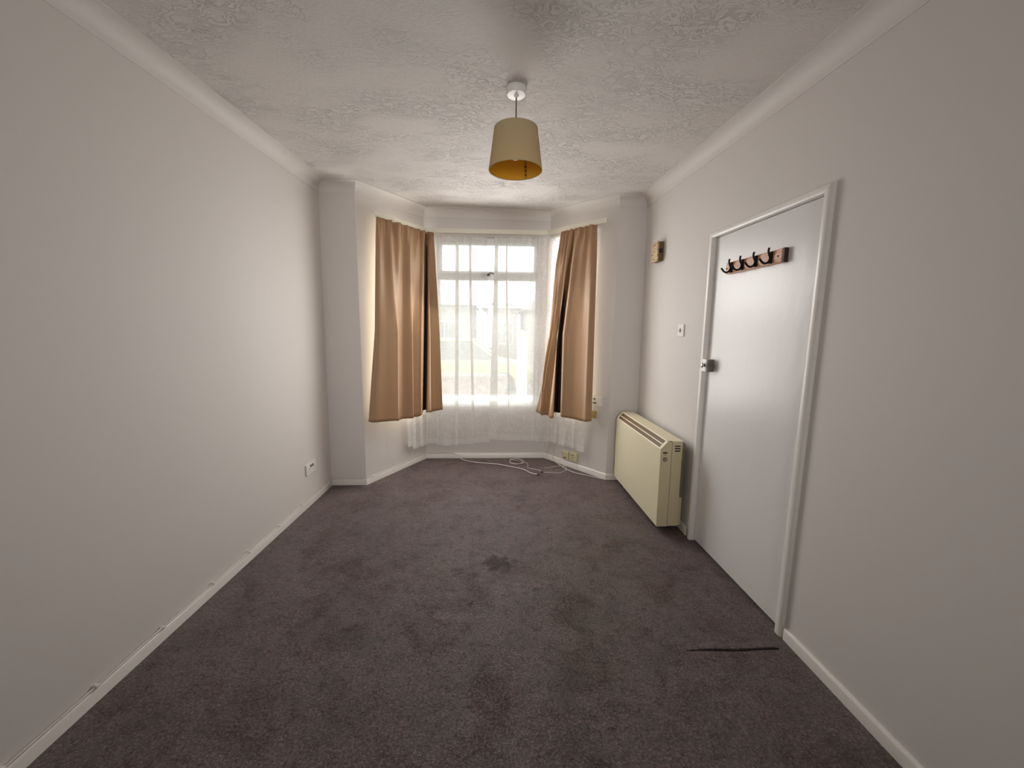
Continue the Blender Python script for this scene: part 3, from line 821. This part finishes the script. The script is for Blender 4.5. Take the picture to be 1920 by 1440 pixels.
# ------------------------------------------------------------------ fabric
def interp(tab, x):
    if x <= tab[0][0]: return tab[0][1]
    for (a, va), (b_, vb) in zip(tab, tab[1:]):
        if x <= b_: t = (x - a) / (b_ - a); return va + (vb - va) * t
    return tab[-1][1]
def cloth(levels, ztop, zbot_fn, ncol, nrow, ripple=None, zc=None):
    """levels = [(h, knots)], h 1 at the top and 0 at the hem; knots = [(S, o)] with equal counts"""
    lv = [(h, catmull(k, ncol)) for h, k in levels]
    lv.sort(key=lambda q: -q[0])
    rows = []
    for r_ in range(nrow + 1):
        h = 1 - r_ / nrow
        for (ha, ka), (hb__, kb) in zip(lv, lv[1:]):
            if h >= hb__ - 1e-9: break
        t = 0 if ha == hb__ else (ha - h) / (ha - hb__)
        t = min(max(t, 0), 1); t = t * t * (3 - 2 * t) if len(lv) == 2 else t
        row = []
        for c in range(ncol):
            S = ka[c][0] * (1 - t) + kb[c][0] * t; o = ka[c][1] * (1 - t) + kb[c][1] * t
            zb = zbot_fn(c / (ncol - 1)); z = zb + (ztop - zb) * h
            if ripple: dS, do = ripple(c / (ncol - 1), h, z); S += dS; o += do
            row.append(bay(S, max(o, .004), z))
        rows.append(row)
    mb = MB(); vs = [v for r_ in rows for v in r_]
    mb.add(vs, [(a * ncol + b_, a * ncol + b_ + 1, (a + 1) * ncol + b_ + 1, (a + 1) * ncol + b_) for a in range(nrow) for b_ in range(ncol - 1)])
    return mb, rows
def add_uv(o, ncol, nrow, w, h):
    me = o.data; uv = me.uv_layers.new(name='UVMap')
    for p_ in me.polygons:
        for li_ in p_.loop_indices:
            vi = me.loops[li_].vertex_index
            uv.data[li_].uv = ((vi % ncol) / ncol * w, (vi // ncol) / nrow * h)
def solid(o, th):
    s_ = o.modifiers.new('thickness', 'SOLIDIFY'); s_.thickness = th; s_.offset = 0; s_.material_offset = 1
    me = o.data; me.materials.append(M['lining'])
    if sum(p_.normal.y * p_.area for p_ in me.polygons) > 0: me.flip_normals()

# left tan curtain
def pleat(n, amp, ph=0):
    def f(u, h, z):
        g_ = max(0, (h - .90) / .10); k = g_ ** 1.2
        return (.004 * k * math.sin(2 * math.pi * n * u * 1.5), amp * k * (math.sin(2 * math.pi * n * u + ph) * .7 + .3 * math.sin(2 * math.pi * n * 2.3 * u + 1)))
    return f
NB = 300
LT = [(-.680, .085), (-.655, .105), (-.600, .090), (-.555, .115), (-.500, .090), (-.440, .118), (-.380, .090), (-.310, .118), (-.250, .092), (-.200, .112), (-.150, .092), (-.110, .110), (-.075, .070), (-.045, .075), (-.020, .115), (.020, .095), (.060, .118), (.095, .100), (.112, .085)]
LM = [(-.735,.075),(-.71,.10),(-.64,.12),(-.56,.145),(-.53,.15),(-.49,.115),(-.43,.10),(-.37,.145),(-.345,.15),(-.31,.105),(-.25,.135),(-.205,.150),(-.06,.060),(-.02,.060),(-.125,.150),(-.08,.165),(-.04,.125),(.07,.115),(.165,.085)]
LB = [(-.826,.05),(-.80,.09),(-.70,.115),(-.60,.15),(-.565,.155),(-.53,.12),(-.46,.10),(-.39,.15),(-.365,.155),(-.33,.11),(-.27,.140),(-.240,.150),(-.10,.058),(-.05,.058),(-.168,.150),(-.105,.170),(-.05,.13),(.08,.115),(.192,.085)]
def zbL(u): return interp([(0, .590), (.25, .548), (.55, .535), (.66, .565), (.8, .560), (.9, .535), (1, .560)], u)
mb, rows = cloth([(1, LT), (.45, LM), (0, LB)], 2.352, zbL, NB, 60, pleat(12, .016))
lc = mb.build('curtain', M['curtain'], smooth=True, recalc=False, origin=bay(-.35, .1, .56)); solid(lc, .002)
tag(lc, 'long tan curtain hanging at the left side of the bay window', 'curtain', 'tan curtains at the bay window')
# header tape and hem are parts of the cloth
RT_ = [(1.520, .070), (1.535, .112), (1.550, .085), (1.565, .118), (1.580, .085), (1.598, .118), (1.615, .085), (1.640, .118), (1.670, .095), (1.690, .075), (1.710, .110), (1.740, .118), (1.775, .100), (1.815, .112), (1.845, .095), (1.875, .118), (1.905, .105), (1.925, .080)]
RM_ = [(1.395, .060), (1.410, .095), (1.435, .115), (1.462, .085), (1.485, .135), (1.510, .090), (1.535, .100), (1.560, .140), (1.565, .150), (1.490, .060), (1.550, .060), (1.640, .150), (1.690, .135), (1.760, .112), (1.830, .110), (1.885, .118), (1.930, .130), (1.958, .085)]
RB_ = [(1.185, .060), (1.215, .110), (1.262, .130), (1.310, .090), (1.345, .150), (1.395, .095), (1.440, .100), (1.500, .155), (1.556, .150), (1.470, .058), (1.560, .058), (1.655, .155), (1.700, .145), (1.770, .118), (1.840, .115), (1.905, .122), (1.955, .140), (1.985, .090)]
def zbR(u): return interp([(0, .535), (.2, .515), (.45, .515), (.60, .565), (.68, .550), (.85, .545), (1, .560)], u)
RQ_ = [(s + (.035 * (1 - k / 17) if False else 0), o) for k, (s, o) in enumerate([(a[0] * .62 + b_[0] * .38, a[1] * .6 + b_[1] * .4) for a, b_ in zip(RT_, RM_)])]
RQ_[0] = (1.445, .075); RQ_[1] = (1.470, .10)
mb, rows = cloth([(1, RT_), (.83, RQ_), (.45, RM_), (0, RB_)], 2.350, zbR, NB, 60, pleat(9, .016, 1.0))
rc = mb.build('curtain', M['curtain'], smooth=True, recalc=False, origin=bay(1.6, .1, .55)); solid(rc, .002)
tag(rc, 'long tan curtain hanging at the right side of the bay window', 'curtain', 'tan curtains at the bay window')

def dark_fold(parent, tab, label):
    # tab = [(z, S left, S right)] from top to hem: near-black strip added so the deep fold looks dark
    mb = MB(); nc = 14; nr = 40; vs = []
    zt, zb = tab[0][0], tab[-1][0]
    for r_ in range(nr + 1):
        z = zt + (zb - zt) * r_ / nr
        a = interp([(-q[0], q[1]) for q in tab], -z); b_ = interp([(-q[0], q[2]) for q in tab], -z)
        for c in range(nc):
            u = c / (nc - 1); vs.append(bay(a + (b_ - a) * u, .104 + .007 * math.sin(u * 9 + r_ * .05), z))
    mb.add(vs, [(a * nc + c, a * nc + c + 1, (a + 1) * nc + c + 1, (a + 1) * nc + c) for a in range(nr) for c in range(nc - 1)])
    o = mb.build('lining', M['fold_dark'], parent, smooth=True, recalc=False); tag(o, label)  # added dark strip; the curtain's own back is pale
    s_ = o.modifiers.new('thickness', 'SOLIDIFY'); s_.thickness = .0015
dark_fold(lc, [(2.22, -.062, -.058), (1.9, -.098, -.060), (1.36, -.137, -.064), (.575, -.175, -.106)], 'dark strip added to darken the fold')
dark_fold(rc, [(1.98, 1.598, 1.602), (1.7, 1.562, 1.605), (1.36, 1.523, 1.600), (.575, 1.510, 1.612)], 'dark strip added to darken the fold')
# nets: three sheer panels; each narrow pleat doubles back on itself, so it reads denser
def net_knots(S0, S1, pleats, base=.033, amp=.008, step=.05):
    """pleats = [(centre, width)], sorted"""
    k = []; S = S0; ph = 0; pl_ = list(pleats)
    def wav(S): return base + amp * math.sin(S * 37) * .6 + amp * .4 * math.sin(S * 83 + 1)
    while S < S1 - 1e-6:
        if pl_ and S >= pl_[0][0] - pl_[0][1] / 2 - step:
            c, w = pl_.pop(0)
            k += [(c - w * .5, base), (c + w * .45, base + .012), (c + w * .5, base + .016), (c - w * .5, base + .003), (c - w * .45, base - .004), (c + w * .5, base - .002)]
            S = c + w * .5 + step
        else:
            k.append((S, wav(S))); S += step
    k.append((S1, base)); return k
def net_panel(top, bot, zt, zbf, label, orig_S, nc, rip):
    mb, rows = cloth([(1, top), (0, bot)], zt, zbf, nc, 70, rip)
    o = mb.build('net_curtain', M['net'], smooth=True, recalc=False, origin=bay(orig_S, .045, .2))
    add_uv(o, nc, 70, abs(bot[-1][0] - bot[0][0]) * 1.2, 2.15)
    tag(o, label, 'net curtain', 'sheer net panels across the bay')
    hem = MB(); q = rows[-3:] ; n_ = len(q[0])
    hem.add([v + Vector((0, -.0015, 0)) for r_ in q for v in r_], [(a * n_ + b_, a * n_ + b_ + 1, (a + 1) * n_ + b_ + 1, (a + 1) * n_ + b_) for a in range(len(q) - 1) for b_ in range(n_ - 1)])
    hem.build('hem', M['net_hem'], o, smooth=True, recalc=False)
    hd = MB(); q = rows[0:2]
    hd.add([v + Vector((0, -.0015, .004)) for r_ in q for v in r_], [(a * n_ + b_, a * n_ + b_ + 1, (a + 1) * n_ + b_ + 1, (a + 1) * n_ + b_) for a in range(len(q) - 1) for b_ in range(n_ - 1)])
    hd.build('header', M['net_hem'], o, smooth=True, recalc=False)
    return o
def rip(n):
    def f(u, h, z):
        k = max(0, (h - .93) / .07); lo = max(0, (.30 - h) / .30)
        return (0, .005 * k * math.sin(2 * math.pi * n * u) + .007 * lo * math.sin(2 * math.pi * n * .22 * u + 2) + .005 * lo * math.sin(2 * math.pi * n * .5 * u))
    return f
def shift(kn, fn, do=0.0): return [(fn(s), o + do) for s, o in kn]
kl = net_knots(-.02, .640, [(.13, .012), (.34, .030), (.47, .022)])
def wid(s0, s1, e0, e1): return lambda s: e0 + (s - s0) / (s1 - s0) * (e1 - e0)
net_panel(kl, shift(kl, lambda s: wid(-.02, .64, -.03, .70)(s) - .035 * math.exp(-((s - .34) / .06) ** 2), .004), 2.328, lambda u: interp([(0, .178), (.3, .155), (.6, .165), (.85, .186), (1, .19)], u),
          'white sheer net panel left of the centre gap in the window', .3, 420, rip(26))
kr = net_knots(.672, 1.93, [(.735, .030), (.84, .014), (1.16, .016), (1.30, .02), (1.40, .016), (1.52, .02), (1.66, .02), (1.78, .02)])
def rbot(s):
    return interp([(.672, .515), (.735, .745), (.84, .90), (1.16, 1.16), (1.93, 1.875)], s)
net_panel(kr, shift(kr, rbot, .006), 2.328, lambda u: interp([(0, .242), (.05, .225), (.12, .212), (.35, .205), (.55, .20), (.62, .22), (1, .212)], u),
          'white sheer net panel right of the centre gap, wrapping round the bay', 1.2, 640, rip(46))
ks = net_knots(-.330, -.005, [(-.24, .03), (-.13, .02)])
net_panel(ks, shift(ks, lambda s: s, .004), 2.328, lambda u: interp([(0, .222), (.2, .200), (.42, .165), (.55, .18), (1, .170)], u), 'narrow white sheer net panel showing under the left tan curtain', -.15, 200, rip(14))

# ------------------------------------------------------------------ cables
cab = [left(-.2, .012, .0615), left(1.087, .012, .061), left(1.38, .011, .0605), left(1.66, .012, .063), left(1.98, .012, .060), left(2.6, .011, .061), left(3.16, .012, .061), left(3.40, .014, .062)]
cab += [seg(1, .05, .012, .062), seg(1, .25, .012, .061), seg(1, .305, .018, .062), seg(2, .06, .012, .061), seg(2, .4, .011, .061), seg(2, .80, .014, .062), seg(3, .05, .013, .061), seg(3, .26, .014, .060),
        seg(3, .33, .03, .045), Vector((-.36, 4.085, .012)), Vector((-.22, 4.01, .006)), Vector((0, 3.955, .006)), Vector((.14, 3.88, .006)), Vector((.27, 3.80, .006)), Vector((.34, 3.70, .006)), Vector((.405, 3.655, .006))]
m_ = MB(); m_.tube(spl(cab, 320), .0042, 8)
coax = tag(m_.build('aerial_cable', M['cable'], smooth=True), 'long white cable clipped along the left skirting, then lying across the bay carpet', 'cable')
m_ = MB(); m_.tube([(.402, 3.657, .006), (.428, 3.648, .007)], .007, 10); tag(m_.build('cable_plug', M['cable_plug'], coax), 'black plug')
def clip(fn, a):
    m_ = MB(); m_.box(a - .006, a + .006, .0, .020, .0553, .0675, fn); m_.lathe([(.003, 0), (.003, .003)], fn(a, .006, .0675), (0, 0, 1), 8)
    tag(m_.build('cable_clip', M['plastic'], coax, bevel=.001), 'small white cable clip')
for a in (1.087, 1.371, 1.665, 1.977, 2.272, 2.59, 2.908, 3.161): clip(left, a)
for a in (.08, .42): clip(lambda s, o, z: seg(2, s, o, z), a)
fz = .004
thin = [(.62, 4.02, fz), (.50, 3.80, fz), (.66, 3.86, fz), (.69, 3.80, fz), (.64, 3.715, fz), (.56, 3.70, fz), (.50, 3.71, fz), (.455, 3.715, fz)]
m_ = MB(); m_.tube(spl([(.86, 3.83, fz), (.72, 3.90, fz), (.60, 3.87, fz), (.50, 3.83, fz)], 40), .0022, 6)
m_.tube(spl([(.66, 3.90, fz), (.72, 3.87, fz), (.715, 3.79, fz), (.63, 3.70, fz), (.55, 3.71, fz), (.47, 3.712, fz)], 60), .0026, 6)
th = tag(m_.build('phone_lead', M['cable'], smooth=True), 'thin curled white lead with a black plug lying nearest the heater side of the bay', 'cable')
m_ = MB(); m_.tube([(.472, 3.713, .006), (.446, 3.716, .006)], .0075, 10); tag(m_.build('cable_plug', M['cable_plug'], th), 'black plug')
coil = []
for k in range(60):
    a = k / 59 * 2 * math.pi * 2.2 + 1.2; r_ = .075 + .012 * math.sin(a * 1.3)
    coil.append((.215 + r_ * 1.0 * math.cos(a), 4.035 + r_ * 1.05 * math.sin(a), fz + .002 + .004 * k / 59))
coil += [(.30, 4.02, fz), (.335, 3.93, fz), (.325, 3.86, fz), (.36, 3.82, fz), (.42, 3.79, fz), (.45, 3.75, fz)]
m_ = MB(); m_.tube(spl(coil, 200), .0024, 6)
tag(m_.build('coiled_lead', M['cable'], smooth=True), 'thin white lead lying coiled on the carpet below the window', 'cable')
tele = [brw(.15, .008, .30), brw(.148, .006, .18), brw(.142, .008, .10), brw(.150, .018, .062), brw(.158, .021, .03), brw(.20, .03, .008), brw(.30, .055, .005), brw(.42, .10, .005), brw(.55, .10, .005), brw(.68, .06, .005), brw(.80, .03, .005)]
m_ = MB(); m_.tube(spl(tele, 90), .0038, 8)
tag(m_.build('telephone_cable', M['cable'], smooth=True), 'white cable dropping from the net then running along the right bay skirting', 'cable')
m_ = MB(); m_.tube(spl([brw(.085, .008, .30), brw(.082, .006, .19), brw(.060, .010, .10), brw(.060, .019, .060), brw(.078, .022, .03), brw(.12, .024, .012), brw(.20, .028, .006)], 60), .0026, 8)
tag(m_.build('bell_wire', M['cable'], smooth=True), 'thin white wire hanging in the right bay corner behind the net', 'cable')
m_ = MB(); m_.tube(spl([brw(.47, .01, .082), brw(.478, .012, .065), brw(.48, .018, .04), brw(.482, .019, .006)], 20), .0016, 6)
tag(m_.build('socket_lead', M['cable'], smooth=True), 'short fine wire dropping from the pair of cream sockets over the skirting', 'cable')

# ------------------------------------------------------------------ outside, seen faintly through the nets
GZ = -.35
M['road'] = mat('asphalt', (165, 165, 167), .9, bump=.4, bscale=60)
M['paving'] = mat('paving', (186, 182, 176), .9, var=(170, 166, 160), vscale=4)
M['brick'] = mat('brick_wall', (205, 190, 182), .9, var=(160, 138, 128), vscale=12)
M['render_wall'] = mat('pale_render', (190, 188, 186), .9, var=(180, 178, 176), vscale=3)
M['tile'] = mat('roof_tile', (180, 178, 180), .8, bump=.4, bscale=30)
M['carpaint'] = mat('pale_yellow_car_paint', (232, 222, 170), .25)
M['carglass'] = mat('car_glass', (130, 136, 142), .1)
M['tyre'] = mat('tyre', (30, 30, 30), .8)
M['hub'] = mat('wheel_hub', (180, 180, 184), .4, metal=.5)
M['leaf'] = mat('hedge_leaf', (96, 118, 70), .9, bump=.8, bscale=30, bdist=.05, var=(130, 150, 90), vscale=8)
g_ = MB(); g_.box(-14, 14, 4.6, 8.2, GZ - .2, GZ); struct(g_.build('ground_front', M['paving']), 'pale paved front garden outside the bay', 'ground')
g_ = MB(); g_.box(-30, 30, 8.2, 17, GZ - .25, GZ - .05); struct(g_.build('ground_road', M['road']), 'grey road beyond the front garden', 'road')
g_ = MB(); g_.box(-40, 40, 17, 60, GZ - .2, GZ); struct(g_.build('ground_far', M['paving']), 'pale pavement on the far side of the road', 'ground')
# garden wall and gate pillar
gw = thing('garden_wall', (-2.2, 6.4, GZ), 'low brick front garden wall outside, left of the pillar', 'garden wall')
m_ = MB(); m_.box(-5.0, .15, 6.3, 6.5, GZ, .60); m_.build('brickwork', M['brick'], gw)
m_ = MB(); m_.box(-5.02, .17, 6.27, 6.53, .60, .66); m_.build('coping', M['paving'], gw, bevel=.01)
gp = thing('gate_pillar', (.55, 9.0, GZ), 'square white gate pillar with a pointed cap outside the window', 'pillar')
m_ = MB(); m_.box(.47, .70, 8.88, 9.12, GZ, 1.24); m_.build('shaft', mat('white_pillar', (235, 232, 225), .8), gp, bevel=.01)
m_ = MB(); m_.hexa([(.42, 8.83, 1.24), (.75, 8.83, 1.24), (.75, 9.17, 1.24), (.42, 9.17, 1.24), (.42, 8.83, 1.29), (.75, 8.83, 1.29), (.75, 9.17, 1.29), (.42, 9.17, 1.29)])
m_.hexa([(.42, 8.83, 1.29), (.75, 8.83, 1.29), (.75, 9.17, 1.29), (.42, 9.17, 1.29), (.57, 8.99, 1.37), (.60, 8.99, 1.37), (.60, 9.01, 1.37), (.57, 9.01, 1.37)]); m_.build('cap', M['paving'], gp)
# parked car, side on, nose to the right
cy0, cy1 = 10.6, 12.2; cxo = -3.0; g0 = GZ - .05
car = thing('car', (cxo + 2.0, 11.4, g0), 'pale yellow car parked across the road outside', 'car')
body_p = [(0, .30), (.05, .62), (.10, .86), (1.0, .92), (2.9, .94), (3.70, .82), (3.98, .66), (4.02, .32), (3.75, .20), (.25, .20)]
def carpt(k): 
    pass
m_ = MB(); n = len(body_p)
vs = [Vector((cxo + a, y, g0 + b_)) for y in (cy0, cy1) for a, b_ in body_p]
m_.add(vs, [tuple(range(n))[::-1], tuple(range(n, 2 * n))] + [(i, (i + 1) % n, n + (i + 1) % n, n + i) for i in range(n)]); m_.build('body', M['carpaint'], car, bevel=.06)
cab_p = [(.20, .90), (.55, 1.34), (.95, 1.46), (2.05, 1.47), (2.45, 1.38), (3.05, .93)]
m_ = MB(); n = len(cab_p); vs = []
for y, ins in ((cy0 + .06, 0), (cy1 - .06, 0)):
    for a, b_ in cab_p: vs.append(Vector((cxo + a, y + (.14 if y < 11.4 else -.14) * (b_ - .9) / .56, g0 + b_)))
m_.add(vs, [tuple(range(n))[::-1], tuple(range(n, 2 * n))] + [(i, (i + 1) % n, n + (i + 1) % n, n + i) for i in range(n)]); m_.build('cabin_glass', M['carglass'], car, bevel=.02)
m_ = MB()
m_.box(cxo + .66, cxo + 2.36, cy0 + .17, cy1 - .17, g0 + 1.44, g0 + 1.49)
for y, s_ in ((cy0, 1), (cy1, -1)):
    yf = lambda b_: y + s_ * (.05 + .14 * (b_ - .9) / .56)
    for (a0, b0c, a1, b1c) in ((.20, .90, .68, 1.45), (1.45, .92, 1.45, 1.46), (3.05, .92, 2.33, 1.45)):
        m_.tube([(cxo + a0, yf(b0c), g0 + b0c), (cxo + a1, yf(b1c), g0 + b1c)], .035, 8)
m_.build('roof', M['carpaint'], car)
for a in (.80, 3.20):
    for y, ax in ((cy0 - .01, (0, -1, 0)), (cy1 + .01, (0, 1, 0))):
        m_ = MB(); m_.lathe([(.31, -.18), (.31, -.02), (.28, .01), (.20, .015)], (cxo + a, y, g0 + .31), ax, 28); w_ = m_.build('wheel', M['tyre'], car)
        m_ = MB(); m_.lathe([(.19, .012), (.17, .03), (.05, .035)], (cxo + a, y, g0 + .31), ax, 20); m_.build('hub_cap', M['hub'], w_)
# hedge behind the pillar
m_ = MB()
for k in range(70):
    x = 1.0 + random.random() * 2.2; z = GZ + .2 + random.random() * 1.2; y = 9.9 + random.random() * .5
    m_.lathe([(.02, -.16), (.13, -.10), (.17, 0), (.12, .11), (.02, .16)], (x, y, z), (random.random() - .5, random.random() - .5, 1), 7)
tag(m_.build('hedge', M['leaf']), 'clipped green hedge outside to the right of the pillar', 'hedge')
# houses across the road
def house(x0, x1, y, h, ridge, label, gable=False):
    t = thing('house', ((x0 + x1) / 2, y, GZ), label, 'house')
    m_ = MB(); m_.box(x0, x1, y, y + 7, GZ, h); m_.build('wall', M['render_wall'], t)
    m_ = MB(); xm = (x0 + x1) / 2; e = .3
    if gable:
        m_.add([(x0 - e, y - e, h), (x1 + e, y - e, h), (x1 + e, y + 7, h), (x0 - e, y + 7, h), (xm, y - e, ridge), (xm, y + 7, ridge)],
               [(0, 1, 2, 3), (0, 4, 1), (2, 5, 3), (1, 4, 5, 2), (3, 5, 4, 0)])
    else:
        m_.add([(x0 - e, y - e, h), (x1 + e, y - e, h), (x1 + e, y + 7.3, h), (x0 - e, y + 7.3, h), (x0 + 1.5, y + 3.5, ridge), (x1 - 1.5, y + 3.5, ridge)],
               [(0, 1, 2, 3), (0, 4, 5, 1), (2, 5, 4, 3), (1, 5, 2), (3, 4, 0)])
    m_.build('roof', M['tile'], t)
    nwin = max(1, int((x1 - x0) / 2.4))
    for k in range(nwin):
        xc = x0 + (k + .5) * (x1 - x0) / nwin
        m_ = MB(); m_.box(xc - .65, xc + .65, y - .06, y + .02, .45, 1.75); f_ = m_.build('window', M['upvc'], t)
        m_ = MB(); m_.box(xc - .58, xc - .03, y - .08, y - .05, .52, 1.68); m_.box(xc + .03, xc + .58, y - .08, y - .05, .52, 1.68); m_.build('pane', M['carglass'], f_)
    m_ = MB(); m_.box(x0 + .3, x0 + 1.2, y - .05, y + .02, GZ, 1.7); m_.build('door', mat('house_door', (150, 120, 110), .6), t)
house(-9.5, -1.4, 21, 2.55, 3.6, 'pale low house across the road seen through the left net')
house(-.6, 1.2, 23, 2.5, 3.0, 'small pale outbuilding across the road between the two houses')
house(1.6, 4.6, 20, 2.3, 3.9, 'gabled house across the road seen through the right net', True)

for o in list(bpy.data.objects):
    if '_base' in o: del o['_base']
